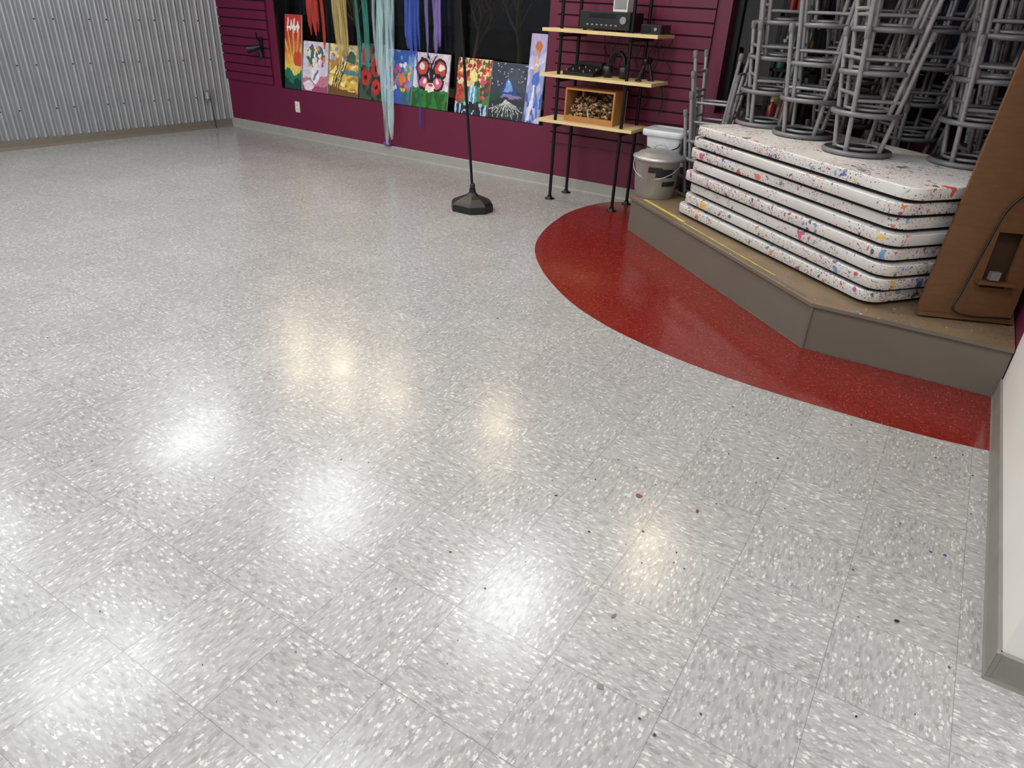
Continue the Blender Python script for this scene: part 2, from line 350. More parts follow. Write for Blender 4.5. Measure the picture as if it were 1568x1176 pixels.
# ------------------------------------------------------------ folding tables
F=V((-0.15,3.655)); u=V((-0.785,0.62)).normalized(); v_=V((-u.y,u.x))*-1
if v_.y<0: v_=-v_
TL,TW=1.80,0.86
ang=math.atan2(u.y,u.x)
NT=8; pit=0.0745
b=B()
outer=rrect(TL,TW,0.085,8)
def scl(o,k): return [((p[0]/abs(p[0])*(abs(p[0])-k)) if p[0] else 0,(p[1]/abs(p[1])*(abs(p[1])-k)) if p[1] else 0) for p in o]
z0=0.019; z1=pit-0.0005
def sec(lst,m=M_table,smooth=True): b.loft([[V((*p,z)) for p in scl(outer,k)] for k,z in lst],m,smooth,False)
sec([(0.006,z0),(0.002,z0+0.001)]); sec([(0.002,z0+0.001),(0.0,z0+0.003),(0.0,z1-0.004)]); sec([(0.0,z1-0.004),(0.001,z1-0.0012),(0.004,z1)])
b.add([V((*p,z1)) for p in scl(outer,0.004)],[tuple(range(len(outer)))],M_table)
b.add([V((*p,z0)) for p in scl(outer,0.006)],[tuple(reversed(range(len(outer))))],M_tabgap)
b.loft([[V((*p,z)) for p in scl(outer,0.03)] for z in (0.0005,z0+0.0005)],M_tabgap,False,True)  # inset dark filler, stands in for the shaded gap below each top
tm=None
sc_=F+u*(TL/2)+v_*(TW/2)
offs=[(0.03,-.012,0.6),(0.0,0.0,-.2),(-.015,0.012,-.6),(0.015,-.01,.5),(-.012,.006,-.5),(0.018,0.012,.9),(-.008,-.014,-.8),(-.03,0.0,.5)]
for i in range(NT):
    if tm is None: o=b.obj('folding_table'); tm=o.data
    else: o=bpy.data.objects.new('folding_table',tm); S.collection.objects.link(o)
    dx,dy,da=offs[i]; 
    c=sc_+u*dx+v_*dy
    o.location=(c.x,c.y,SH+0.0005+i*pit); o.rotation_euler=(0,0,ang+math.radians(da)+ (math.pi if i%2 else 0))
TZ=SH+NT*pit

# ------------------------------------------------------------ stools (upside down, nested)
b=B(); R0=0.182
b.lathe([(R0-0.012,0.0),(R0,0.004),(R0+0.003,0.013),(R0,0.023),(R0-0.01,0.027)],(0,0,0),M_rim,28,False)
b.lathe([(R0-0.012,0.0),(0.02,0.0)],(0,0,0),M_seat,28,False,False); b.lathe([(R0-0.01,0.026),(R0-0.03,0.02),(0.005,0.018)],(0,0,0),M_seat,28,False)
LH=0.62
def leg(k,z):
    a=math.pi/4+k*math.pi/2; r=0.125+(0.228-0.125)*z/LH; return V((r*math.cos(a),r*math.sin(a),z))
for k in range(4):
    b.tube([leg(k,0.02),leg(k,0.3),leg(k,LH-0.03)],0.0135,M_steel,8)
    b.tube([leg(k,LH-0.045),leg(k,LH-0.006),leg(k,LH)],0.0175,M_cap,10,rs=[0.0175,0.0175,0.012])
    zz=0.28+(0.03 if k%2 else 0); b.tube([leg(k,zz),leg((k+1)%4,zz)],0.010,M_steel,6)
    zz=0.45+(0.03 if k%2 else 0)
    if k%2: b.tube([leg(k,zz),leg((k+1)%4,zz)],0.010,M_steel,6)
b.tube([(0.115*math.cos(t*math.pi/8),0.115*math.sin(t*math.pi/8),0.035) for t in range(16)],0.009,M_steel,6,True)
so=b.obj('stool'); sm_=so.data; first=[so]
def stack(x,y,z,n,a0,sp=0.20):
    r=random.Random(int(x*1000+y*77))
    for i in range(n):
        if first: o=first.pop()
        else: o=bpy.data.objects.new('stool',sm_); S.collection.objects.link(o)
        o.location=(x+r.uniform(-.008,.008),y+r.uniform(-.008,.008),z+0.002+i*sp); o.rotation_euler=(r.uniform(-.015,.015)*(i>0),r.uniform(-.015,.015)*(i>0),a0+r.uniform(-.14,.14))
stack(-1.19,5.11,TZ,5,0.3)
stack(-0.87,4.84,TZ,5,0.0)
stack(-0.50,4.44,TZ,5,0.5)
stack(0.03,4.55,TZ,5,0.2)
stack(-1.62,5.40,SH,4,0.1,0.13)
stack(-0.33,5.27,SH,7,0.6)
stack(0.16,5.10,SH,7,0.1)
stack(-0.76,5.56,SH,7,0.9)

# ------------------------------------------------------------ rack with paint bottles
b=B(); x0,x1,y0,y1=-1.34,-1.06,5.62,5.80
for x in (x0,x1):
    for y in (y0,y1-0.02): b.box((x,y,SH+0.001),(x+0.025,y+0.02,1.95),M_blackm)
for z in (0.45,0.8,1.15,1.5,1.88): b.box((x0,y0,z),(x1+0.025,y1,z+0.02),M_blackm)
b.obj('storage_rack')
cols=[(130,35,35),(160,130,50),(35,60,110),(35,85,60),(150,150,145),(75,45,85),(150,80,45),(50,50,55),(90,110,100),(70,50,35)]
MB=[mat('bottle_%d'%i,rgb(*c),0.35) for i,c in enumerate(cols)]; M_capw=mat('bottle_cap',rgb(170,170,165),0.4)
b=B(); r=random.Random(3)
for z in (0.47,0.82,1.17,1.52):
    for y in (5.66,5.74):
        x=x0+0.06
        while x<x1-0.02:
            rad=r.uniform(0.024,0.034); h=r.uniform(0.12,0.24)
            b.lathe([(rad,0),(rad,h*0.75),(rad*0.4,h*0.88),(rad*0.4,h)],(x,y,z+0.001),r.choice(MB),10)
            b.lathe([(rad*0.5,h),(rad*0.45,h+0.02)],(x,y,z+0.001),M_capw,8)
            x+=rad*2+r.uniform(0.005,0.02)
b.obj('paint_bottles')

# ------------------------------------------------------------ buckets
M_lab=mat('bucket_label_dark',rgb(28,28,32),0.5,var=0.4,scale=30)
b=B(); c=(-1.895,5.13,SH+0.001)
b.lathe([(0.143,0.0),(0.147,0.004),(0.150,0.05),(0.153,0.055),(0.170,0.24),(0.175,0.245),(0.178,0.275),(0.184,0.28),(0.184,0.285),(0.176,0.287)],c,M_galv,36)
b.lathe([(0.188,0.273),(0.192,0.28),(0.190,0.293),(0.165,0.30),(0.145,0.318),(0.10,0.332),(0.04,0.338),(0.001,0.339)],c,M_galv,36,False)
C3=V(c)
b.tube([C3+V((0.05*math.cos(t)*1.0,0.012,0.333+0.04*math.sin(t))) for t in [math.pi*i/10 for i in range(11)]],0.006,M_galv,6)
def patch(t0,t1,z0,z1,m):
    n=8; rr=lambda z:0.1505+(z/0.24)*0.0215
    b.loft([[C3+V((rr(z)*math.cos(t0+(t1-t0)*i/n),rr(z)*math.sin(t0+(t1-t0)*i/n),z)) for i in range(n+1)] for z in (z0,z1)],m,True,False,False)
patch(-1.25,-0.45,0.165,0.225,M_lab); patch(-1.6,-1.0,0.195,0.235,M_lab); patch(-0.9,-0.2,0.10,0.135,M_lab)
b.tube([C3+V((0.185*math.cos(t),-0.185*abs(math.sin(t))*0.85,0.265-0.12*abs(math.sin(t)))) for t in [math.pi*i/14 for i in range(15)]],0.0035,M_galv,6)
for s in (-1,1): b.lathe([(0.018,-0.015),(0.018,0.015)],C3+V((0.178*s,0,0.255)),M_galv,10)
b.obj('metal_bucket')
# rectangular lidded tub behind the bucket
M_tub=mat('tub_plastic',rgb(214,216,216),0.4)
b=B(); cT=V((-1.985,5.51,SH+0.001))
def rr_(w,d,r_,z,dx=0): return [cT+V((p[0]+dx,p[1],z)) for p in rrect(w,d,r_,5)]
b.loft([rr_(0.22,0.20,0.03,0.0,0.02),rr_(0.235,0.215,0.03,0.01,0.02),rr_(0.29,0.26,0.035,0.37,0.01),rr_(0.30,0.27,0.035,0.39,0.01)],M_tub)
b.loft([rr_(0.33,0.28,0.04,0.385),rr_(0.345,0.295,0.045,0.392),rr_(0.345,0.295,0.045,0.425),rr_(0.335,0.285,0.04,0.433),rr_(0.31,0.26,0.03,0.433),rr_(0.295,0.245,0.03,0.424)],M_tub)
b.tube([cT+V((0.16*math.cos(t),-0.155,0.36-0.07*math.sin(t))) for t in [math.pi*i/14 for i in range(15)]],0.005,M_blackm,6)
b.obj('plastic_tub')

# ------------------------------------------------------------ pipe shelf
b=B(); yf=5.375; yb=5.68
for z,xr in ((1.335,-2.12),(1.005,-2.12),(0.655,-2.235)): b.box((-3.10,5.355,z-0.024),(xr,5.70,z),M_pine)
for x in (-2.935,-2.335):
    for y in (yf,yb):
        b.tube([(x,y,0.0),(x,y,2.3)],0.0135,M_blackm,10)
        b.lathe([(0.042,0.003),(0.042,0.008),(0.02,0.012),(0.019,0.03)],(x,y,0),M_blackm,16)
        for z in (1.335,1.005,0.655,2.3):
            b.lathe([(0.013,z-0.06),(0.021,z-0.055),(0.021,z-0.03),(0.026,z-0.026)],(x,y,0),M_blackm,12)
    for z in (1.29,0.96,0.61): b.tube([(x,yf,z),(x,yb,z),(x,YB-0.026,z)],0.0125,M_blackm,8)
shelf=b.obj('pipe_shelf')
M_disp=mat('display_glass',rgb(12,14,20),0.15); M_silver=mat('silver_plastic',rgb(150,150,152),0.35,0.5)
b=B(); b.box((-2.80,5.42,1.347),(-2.38,5.67,1.47),M_black); b.box((-2.80,5.412,1.35),(-2.38,5.42,1.468),M_black)
b.box((-2.72,5.409,1.425),(-2.50,5.413,1.455),M_disp)
for i in range(7): b.box((-2.74+i*0.04,5.408,1.372),(-2.722+i*0.04,5.413,1.382),M_silver)
Mx=Matrix.Translation((-2.43,5.412,1.415))@Matrix.Rotation(math.pi/2,4,'X')
b.loft([[Mx@V((0.026*math.cos(t*math.pi/8),0.026*math.sin(t*math.pi/8),z)) for t in range(16)] for z in (0,0.018)],M_silver)
for x in (-2.77,-2.41):
    for y in (5.45,5.64): b.lathe([(0.015,1.3355),(0.015,1.348)],(x,y,0),M_black,10)
bevel(b.obj('stereo_receiver'),0.003)
b=B(); b.box((-2.56,5.48,1.471),(-2.44,5.62,1.60),M_white); b.box((-2.55,5.476,1.49),(-2.45,5.481,1.585),M_silver); bevel(b.obj('power_adapter_box'),0.006)
b=B(); b.box((-2.30,5.45,1.336),(-2.14,5.65,1.40),M_black); b.box((-2.29,5.445,1.35),(-2.22,5.451,1.385),M_disp); b.tube([(-2.18,5.451,1.37),(-2.18,5.438,1.37)],0.012,M_silver,10); bevel(b.obj('amplifier_box'),0.003)
b=B(); 
b.add([V(p) for p in ((-2.91,5.40,1.006),(-2.64,5.40,1.006),(-2.64,5.57,1.006),(-2.91,5.57,1.006),(-2.91,5.40,1.03),(-2.64,5.40,1.03),(-2.64,5.57,1.065),(-2.91,5.57,1.065))],[(0,3,2,1),(4,5,6,7),(0,1,5,4),(1,2,6,5),(2,3,7,6),(3,0,4,7)],M_black)
for i in range(7):
    for j in range(4): 
        x=-2.89+i*0.038; y=5.425+j*0.038; b.lathe([(0.006,0),(0.005,0.012)],(x,y,1.03+(y-5.40)/0.17*0.035),M_silver if (i*3+j)%4==0 else M_blackm,8)
b.obj('audio_mixer')
b=B(); b.box((-2.88,5.59,1.006),(-2.66,5.675,1.10),M_black); b.box((-2.86,5.585,1.03),(-2.7,5.59,1.08),M_disp); b.obj('cassette_deck')
b=B(); cx,cy=-2.50,5.52
for k in range(3): b.tube([(cx+0.07*math.cos(t*math.pi/10)*(1-0.12*k),cy+0.03*k,1.105+0.09*math.sin(t*math.pi/10)) for t in range(11)],0.009,M_black,8)
for s in (-1,1):
    b.lathe([(0.03,-0.045),(0.042,-0.035),(0.042,0.03),(0.03,0.04)],(cx+0.07*s,cy,1.055),M_black,14)
b.obj('headphones')
b=B(); 
for k,(x,y,t) in enumerate([(-2.27,5.45,0.3),(-2.22,5.58,-0.3)]):
    p=V((x,y,1.03)); dd=V((t,0.1,0.9)).normalized(); 
    b.tube([p+dd*(-0.02),p+dd*0.1],0.013,M_black,8); q=p+dd*0.125
    b.lathe([(0.004,-0.028),(0.02,-0.02),(0.027,0),(0.02,0.02),(0.004,0.028)],q,M_blackm,12)
    b.box((x-0.02,y-0.02,1.006),(x+0.02,y+0.02,1.02),M_black)
b.obj('microphone_set')
b=B(); r=random.Random(5)
for k in range(9):
    x=-2.75+0.09*k*0.8; p=[(x,5.745,1.40-0.03*(k%3))]
    zend=1.03 if k%2 else 0.75
    for i in range(1,7): p.append((x+r.uniform(-.05,.05),5.755+r.uniform(-.02,.01),1.40-(1.40-zend)*i/6))
    b.tube(catmull(p,4),0.0035,M_black,5)
b.obj('audio_cables')
M_crate=mat('crate_wood',rgb(176,122,66),0.6,var=0.15,scale=5,stretch=(3,20,20)); M_bits=[mat('wood_bit_%d'%i,rgb(*c),0.7) for i,c in enumerate([(150,112,72),(110,78,50),(176,140,98),(84,62,48),(196,170,134)])]
b=B(); cz=0.656; X0,X1,Y0,Y1,Z1=-2.875,-2.43,5.41,5.655,cz+0.255; t=0.014
b.box((X0,Y0,cz),(X1,Y1,cz+t),M_crate); b.box((X0,Y0,Z1-t),(X1,Y1,Z1),M_crate); b.box((X0,Y0,cz+t),(X0+t,Y1,Z1-t),M_crate); b.box((X1-t,Y0,cz+t),(X1,Y1,Z1-t),M_crate); b.box((X0+t,Y1-t,cz+t),(X1-t,Y1,Z1-t),M_plyd)
b.box((X0+t,Y0-0.001,cz+t),(X1-t,Y0+0.008,cz+0.045),M_crate)
r=random.Random(9)
for k in range(420):
    yy=r.uniform(Y0+0.02,Y1-0.04); hmax=0.09+0.13*(yy-Y0)/(Y1-Y0)
    p=V((r.uniform(X0+0.04,X1-0.04),yy,cz+t+0.014+r.uniform(0,1)*hmax))
    Mr=Matrix.Translation(p)@Matrix.Rotation(r.uniform(0,6.28),4,V((r.uniform(-1,1),r.uniform(-1,1),r.uniform(-1,1))).normalized())
    a=r.uniform(0.008,0.018); b.box((-a,-0.006,-0.005),(a,0.006,0.005),r.choice(M_bits),Mr)
b.obj('wooden_crate')

# ------------------------------------------------------------ stand with weighted base
b=B(); c=V((-3.235,4.62,0))
def octr(rx,ry,z,ch=0.35): 
    P=[(1,-ch),(1,ch),(ch+.15,1),(-ch-.15,1),(-1,ch),(-1,-ch),(-ch-.15,-1),(ch+.15,-1)]
    return [c+V((p[0]*rx,p[1]*ry,z)) for p in P]
b.loft([octr(0.168,0.15,0.002),octr(0.172,0.155,0.012),octr(0.168,0.15,0.055),octr(0.15,0.132,0.075),octr(0.10,0.085,0.10),octr(0.05,0.045,0.118),octr(0.028,0.028,0.14),octr(0.024,0.024,0.17)],M_black,False,True)
b.tube([c+V((0,0,0.15)),c+V((-0.15,0,1.6))],0.0105,M_blackm,10)
b.lathe([(0.018,0.165),(0.02,0.17),(0.02,0.20),(0.014,0.21)],c,M_black,12)
o=b.obj('microphone_stand'); bevel(o,0.006,2)

# ------------------------------------------------------------ plywood cabinet panel
b=B()
p0=V((0.045,3.735,SH+0.007)); p1=V((0.44,3.90,SH+0.007)); ex=(p1-p0).normalized(); wdt=(p1-p0).length
ez=V((0.0,0.10,1)).normalized(); ny=ex.cross(ez).normalized(); ny=-ny
Mp=Matrix(((ex.x,ny.x,ez.x,p0.x),(ex.y,ny.y,ez.y,p0.y),(ex.z,ny.z,ez.z,p0.z),(0,0,0,1)))
hx0,hx1,hz0,hz1=0.235,0.345,0.16,0.42
T=0.018; Ht=1.55; SL=0.055
def slab(poly,y0,y1,m):
    n=len(poly); vs=[Mp@V((p[0],y0,p[1])) for p in poly]+[Mp@V((p[0],y1,p[1])) for p in poly]
    b.add(vs,[tuple(range(n)),tuple(reversed(range(n,2*n)))]+[((i+1)%n,i,n+i,n+(i+1)%n) for i in range(n)],m)
slab([(0,0),(hx0,0),(hx0,Ht),(SL*Ht,Ht)],0,T,M_ply); slab([(hx1,0),(wdt,0),(wdt,Ht),(hx1,Ht)],0,T,M_ply)
slab([(hx0,0),(hx1,0),(hx1,hz0),(hx0,hz0)],0,T,M_ply); slab([(hx0,hz1),(hx1,hz1),(hx1,Ht),(hx0,Ht)],0,T,M_ply)
slab([(0.03,0.002),(0.05,0.002),(0.05+SL*Ht,Ht),(0.03+SL*Ht,Ht)],T,T+0.05,M_plyd)
slab([(0.10,0.1),(wdt-0.01,0.1),(wdt-0.01,0.6),(0.10,0.6)],T+0.05,T+0.06,M_plyd)
b.box((hx0-0.03,-0.05,hz0+0.02),(hx1+0.02,0.0,hz0+0.035),M_ply,Mp)
b.box((hx0+0.02,-0.03,hz0+0.04),(hx0+0.06,0.0,hz0+0.08),M_silver,Mp)
b.box((0,-0.03,0.0),(wdt,0.0,0.018),M_ply,Mp)
b.obj('plywood_panel')
b=B(); pts=[(0.42,-0.02,0.95),(0.36,-0.02,0.75),(0.27,-0.02,0.60),(0.22,-0.02,0.52),(0.19,-0.02,0.35),(0.16,-0.025,0.15),(0.14,-0.04,0.05),(0.22,-0.055,0.025),(0.33,-0.05,0.03),(0.40,-0.045,0.03)]
b.tube([Mp@V(p) for p in catmull(pts,6)],0.005,M_black,6); b.obj('power_cable')

# ------------------------------------------------------------ paintings
def noise2(u,v,s,seed=0):
    r=np.random.default_rng(seed); g=r.random((64,64))
    x=(u*s)%63; y=(v*s)%63; xi=np.floor(x).astype(int); yi=np.floor(y).astype(int); fx=x-xi; fy=y-yi
    fx=fx*fx*(3-2*fx); fy=fy*fy*(3-2*fy)
    return (g[xi,yi]*(1-fx)+g[xi+1,yi]*fx)*(1-fy)+(g[xi,yi+1]*(1-fx)+g[xi+1,yi+1]*fx)*fy
def C_(r,g,b_): return np.array([lin(r),lin(g),lin(b_)])
def fill(img,mask,c,a=1.0): 
    mm=np.clip(mask.astype(float),0,1)[...,None]*a; img[:]=img*(1-mm)+c*mm
def seg(u,v,x0,y0,x1,y1,w,asp=1.15):
    dx,dy=x1-x0,(y1-y0)*asp; px,py=u-x0,(v-y0)*asp; t=np.clip((px*dx+py*dy)/(dx*dx+dy*dy+1e-9),0,1)
    return np.hypot(px-t*dx,py-t*dy)<w
def ell(u,v,cx,cy,rx,ry): return ((u-cx)/rx)**2+((v-cy)/ry)**2<1
def daubs(img,u,v,n,cols,x0,x1,y0,y1,r0,r1,seed):
    r=random.Random(seed)
    for i in range(n): fill(img,ell(u,v,r.uniform(x0,x1),r.uniform(y0,y1),r.uniform(r0,r1),r.uniform(r0,r1)*0.85),C_(*r.choice(cols)))
def art1(u,v):
    img=np.zeros(u.shape+(3,)); img[:]=C_(205,40,25)
    fill(img,np.clip((0.72-v)*4,0,1),C_(235,130,35)); fill(img,np.clip((0.5-v)*5,0,1),C_(245,205,70))
    for k in range(6): fill(img,seg(u,v,0.6,0.15,-0.2+0.35*k,0.85,0.035),C_(250,225,110),0.5)
    fill(img,ell(u,v,0.8,0.42,0.28,0.1),C_(215,70,30)); 
    fill(img,v<0.24+0.05*np.sin(u*7),C_(25,120,90)); fill(img,v<0.12+0.04*np.sin(u*9+1),C_(10,70,60))
    for k in range(4): fill(img,seg(u,v,0.15+k*.2,0.80,0.2+k*.2,0.92-0.03*(k%2),0.035),C_(250,240,235)); fill(img,seg(u,v,0.12+k*.2,0.83,0.3+k*.2,0.83,0.02),C_(250,240,235))
    return img
def art2(u,v):
    img=np.zeros(u.shape+(3,)); img[:]=C_(216,206,226); fill(img,noise2(u,v,6,2)>0.6,C_(240,222,205),0.8)
    fill(img,v<0.26+0.1*u,C_(205,120,150)); fill(img,v<0.12,C_(170,70,110)); fill(img,ell(u,v,0.25,0.12,0.2,0.1),C_(240,225,235))
    daubs(img,u,v,38,[(70,90,170),(230,150,40),(250,240,235),(120,60,130),(60,120,70),(200,60,60)],0.2,0.85,0.55,0.88,0.03,0.09,3)
    fill(img,ell(u,v,0.52,0.34,0.16,0.17),C_(245,240,238)); fill(img,(abs(u-0.52)<0.08)&(v>0.4)&(v<0.58),C_(235,225,225)); fill(img,seg(u,v,0.45,0.25,0.6,0.42,0.03),C_(120,110,180))
    return img
def art3(u,v):
    img=np.zeros(u.shape+(3,)); img[:]=C_(226,186,60); fill(img,v>0.68,C_(160,160,205)); fill(img,(v>0.62)&(noise2(u,v,9,4)>0.5),C_(225,200,120))
    fill(img,noise2(u*1.0,v*3,7,5)>0.62,C_(170,110,40),0.8); fill(img,noise2(u,v*2,9,6)>0.7,C_(250,230,150))
    fill(img,(v<0.5)&(v>0.42)&(u>0.4),C_(70,130,160)); 
    for k in range(4): fill(img,seg(u,v,0.1+0.08*k,0.1,0.3+0.1*k,0.62+0.03*k,0.018),C_(90,60,35))
    fill(img,ell(u,v,0.75,0.75,0.14,0.12),C_(70,110,70)); fill(img,v<0.08+0.1*(1-u),C_(120,80,40))
    return img
def art4(u,v):
    img=np.zeros(u.shape+(3,)); img[:]=C_(70,80,70); fill(img,noise2(u,v,8,7)>0.5,C_(35,50,35)); fill(img,(v>0.6)&(noise2(u,v,7,8)>0.5),C_(120,125,130))
    for (x,y,r_) in [(0.3,0.8,0.2),(0.72,0.6,0.22),(0.3,0.42,0.2),(0.75,0.25,0.18)]:
        fill(img,ell(u,v,x,y,r_,r_*0.8),C_(205,25,25)); fill(img,ell(u,v,x,y-0.02,r_*0.3,r_*0.25),C_(20,10,10)); fill(img,seg(u,v,x,y-0.1,x+0.05,0,0.02),C_(30,90,40))
    return img
def art5(u,v):
    img=np.zeros(u.shape+(3,)); img[:]=C_(45,95,185); fill(img,noise2(u,v,7,9)>0.55,C_(100,155,220)); fill(img,v<0.28,C_(45,110,90)); fill(img,(v<0.2)&(noise2(u,v,8,10)>0.5),C_(70,90,190))
    daubs(img,u,v,48,[(230,60,50),(240,190,50),(240,235,235),(210,80,150),(240,130,50),(60,150,80)],0.1,0.9,0.25,0.78,0.03,0.075,11)
    fill(img,ell(u,v,0.5,0.16,0.16,0.13),C_(60,100,200)); fill(img,ell(u,v,0.62,0.48,0.11,0.1),C_(240,130,40))
    return img
def art6(u,v):
    img=np.zeros(u.shape+(3,)); img[:]=C_(232,214,226); fill(img,noise2(u,v,6,12)>0.6,C_(214,180,210)); 
    fill(img,v<0.36+0.02*np.sin(u*30),C_(40,130,40)); fill(img,(v<0.3)&(noise2(u*2,v,9,13)>0.5),C_(25,95,25))
    for s in (-1,1):
        for (dx,dy,rx,ry,c) in [(0.24,0.72,0.2,0.19,(20,14,14)),(0.24,0.72,0.15,0.13,(215,60,30)),(0.27,0.76,0.08,0.06,(250,235,225)),(0.2,0.48,0.17,0.15,(20,14,14)),(0.2,0.48,0.12,0.10,(225,90,120)),(0.18,0.5,0.05,0.05,(250,235,225))]:
            fill(img,ell(u,v,0.5+s*dx,dy,rx,ry),C_(*c))
        fill(img,seg(u,v,0.5,0.75,0.5+s*0.12,0.95,0.014),C_(20,14,14))
    fill(img,ell(u,v,0.5,0.6,0.05,0.2),C_(25,16,16)); fill(img,ell(u,v,0.5,0.38,0.13,0.08),C_(245,225,215)); fill(img,ell(u,v,0.5,0.42,0.06,0.03),C_(200,40,40))
    return img
def art7(u,v):
    img=np.zeros(u.shape+(3,)); img[:]=C_(235,215,150); fill(img,v<0.5,C_(70,130,60)); fill(img,(noise2(u,v,9,14)>0.5)&(v<0.6),C_(35,90,45))
    daubs(img,u,v,110,[(190,20,30),(220,50,40),(150,15,35),(235,120,50),(60,110,50)],0.0,1,0.62,1.0,0.02,0.055,15); daubs(img,u,v,25,[(190,20,30),(220,50,40)],0.0,0.25,0.2,0.7,0.03,0.06,16); daubs(img,u,v,16,[(215,70,110),(190,20,30)],0.75,1,0.3,0.7,0.03,0.06,17)
    fill(img,ell(u,v,0.5,0.70,0.11,0.10),C_(250,230,130))
    for k in range(5): fill(img,seg(u,v,0.42+0.04*k,0.5,0.40+0.06*k,0.2,0.022),C_(200,225,245) if k%2 else C_(90,150,215))
    fill(img,v<0.17,C_(25,50,80)); fill(img,(v<0.2)&(noise2(u*2,v,10,18)>0.55),C_(170,200,225)); daubs(img,u,v,12,[(30,30,35),(60,60,65)],0.25,0.8,0.05,0.2,0.04,0.08,19)
    return img
def art8(u,v):
    img=np.zeros(u.shape+(3,)); img[:]=C_(52,60,78); fill(img,noise2(u,v,5,20)>0.5,C_(72,80,96),0.7)
    fill(img,(v<0.42+0.33*(1-abs(u-0.5)*3.2))&(v>0.4),C_(30,70,150)); fill(img,(v<0.42+0.33*(1-abs(u-0.5)*6))&(v>0.5),C_(110,160,225)); fill(img,ell(u,v,0.5,0.42,0.4,0.03),C_(140,120,170))
    fill(img,v<0.38,C_(40,46,52)); 
    for k in range(11): fill(img,seg(u,v,0.5,0.34,0.02+0.096*k,0.04+0.1*abs(5-k)/5,0.009),C_(200,204,200)); 
    for k in range(6): fill(img,seg(u,v,0.15+0.14*k,0.02,0.1+0.16*k,0.25,0.007),C_(170,176,170))
    r=random.Random(21)
    for i in range(40): fill(img,ell(u,v,r.random(),r.uniform(0.6,1),0.010,0.010),C_(225,230,240))
    for k in range(5): fill(img,ell(u,v,0.12+0.03*k,0.36+0.02*k,0.1,0.05),C_(30,70,50))
    return img
def art9(u,v):
    img=np.zeros(u.shape+(3,)); img[:]=C_(150,165,225); fill(img,noise2(u,v*2,5,22)>0.55,C_(200,195,235)); fill(img,v>0.8,C_(190,170,220)); 
    fill(img,(v<0.35)&(noise2(u,v*3,5,23)>0.5),C_(60,90,190)); fill(img,seg(u,v,0.45,0.72,0.5,0.35,0.11,3),C_(232,180,140)); fill(img,ell(u,v,0.45,0.80,0.15,0.05),C_(225,150,100)); fill(img,ell(u,v,0.5,0.86,0.2,0.05),C_(200,110,50))
    fill(img,seg(u,v,0.5,0.4,0.25,0.05,0.08,3),C_(240,235,245)); fill(img,seg(u,v,0.55,0.4,0.8,0.08,0.07,3),C_(90,120,210)); fill(img,ell(u,v,0.5,0.5,0.25,0.08),C_(70,110,205)); fill(img,seg(u,v,0.1,0.62,0.9,0.7,0.03,3),C_(240,235,240))
    return img
M_canvas=vcolmat('painted_canvas',0.5); M_edge=mat('canvas_edge',rgb(205,200,192),0.8)
def painting(xb0,xb1,xt0,xt1,h,fn,nm,yb=5.84,lean=0.07):
    nx,nz=56,int(56*max(1,h/0.45))
    us,vs=np.meshgrid((np.arange(nx)+.5)/nx,(np.arange(nz)+.5)/nz,indexing='ij')
    # brushy warp so shapes are less geometric
    wu=np.clip(us+0.05*(noise2(us,vs,14,50)-0.5),0,1); wv=np.clip(vs+0.05*(noise2(us,vs,14,51)-0.5),0,1)
    img=np.clip(fn(wu,wv),0,1)
    lum=img.mean(axis=2,keepdims=True); img=(img*0.9+lum*0.1)*(0.78+0.3*noise2(us,vs,22,99)[...,None])
    img=np.clip(img,0,1)
    verts=[];faces=[];cols=[]
    def P(u_,v_,o=0):
        xa=xb0+(xb1-xb0)*u_; xt=xt0+(xt1-xt0)*u_
        return (xa+(xt-xa)*v_,yb+lean*v_+o,0.526+h*v_)
    for i in range(nx+1):
        for j in range(nz+1): verts.append(P(i/nx,j/nz))
    for i in range(nx):
        for j in range(nz):
            a=i*(nz+1)+j; faces.append((a,a+nz+1,a+nz+2,a+1)); cols.append(img[i,j])
    n0=len(verts)
    for (a,c_) in ((0,0),(1,0),(1,1),(0,1)): verts.append(P(a,c_,0.0))
    for (a,c_) in ((0,0),(1,0),(1,1),(0,1)): verts.append(P(a,c_,0.018))
    ef=[(n0,n0+1,n0+5,n0+4),(n0+1,n0+2,n0+6,n0+5),(n0+2,n0+3,n0+7,n0+6),(n0+3,n0,n0+4,n0+7),(n0+4,n0+5,n0+6,n0+7)]
    me=bpy.data.meshes.new(nm); me.from_pydata(verts,[],faces+ef); me.materials.append(M_canvas); me.materials.append(M_edge)
    for q in range(len(faces),len(faces)+5): me.polygons[q].material_index=1
    ca=me.color_attributes.new('Col','FLOAT_COLOR','CORNER'); arr=np.ones((len(me.loops),4)); arr[:len(faces)*4,:3]=np.repeat(np.array(cols),4,axis=0); ca.data.foreach_set('color',arr.ravel())
    o=bpy.data.objects.new(nm,me); S.collection.objects.link(o)
k=1.018
L=[(-6.60,-6.335,-6.56,-6.31,0.745,art1,'sunset_painting'),(-6.32,-5.945,-6.30,-5.93,0.50,art2,'flower_vase_painting'),(-5.935,-5.51,-5.91,-5.50,0.50,art3,'beach_painting'),
(-5.50,-5.17,-5.48,-5.16,0.53,art4,'poppy_painting'),(-5.15,-4.795,-5.14,-4.77,0.50,art5,'bouquet_painting'),(-4.775,-4.34,-4.765,-4.335,0.50,art6,'butterfly_painting'),
(-4.25,-3.87,-4.24,-3.86,0.49,art7,'waterfall_painting'),(-3.86,-3.475,-3.845,-3.465,0.48,art8,'night_mountain_painting'),(-3.465,-3.30,-3.455,-3.285,0.74,art9,'figure_painting')]
for i,(a,b_,c_,d_,h_,fn,nm) in enumerate(L):
    painting(a*k,b_*k,c_*k,d_*k,h_,fn,nm,5.832 if i%2 else 5.837,0.065)

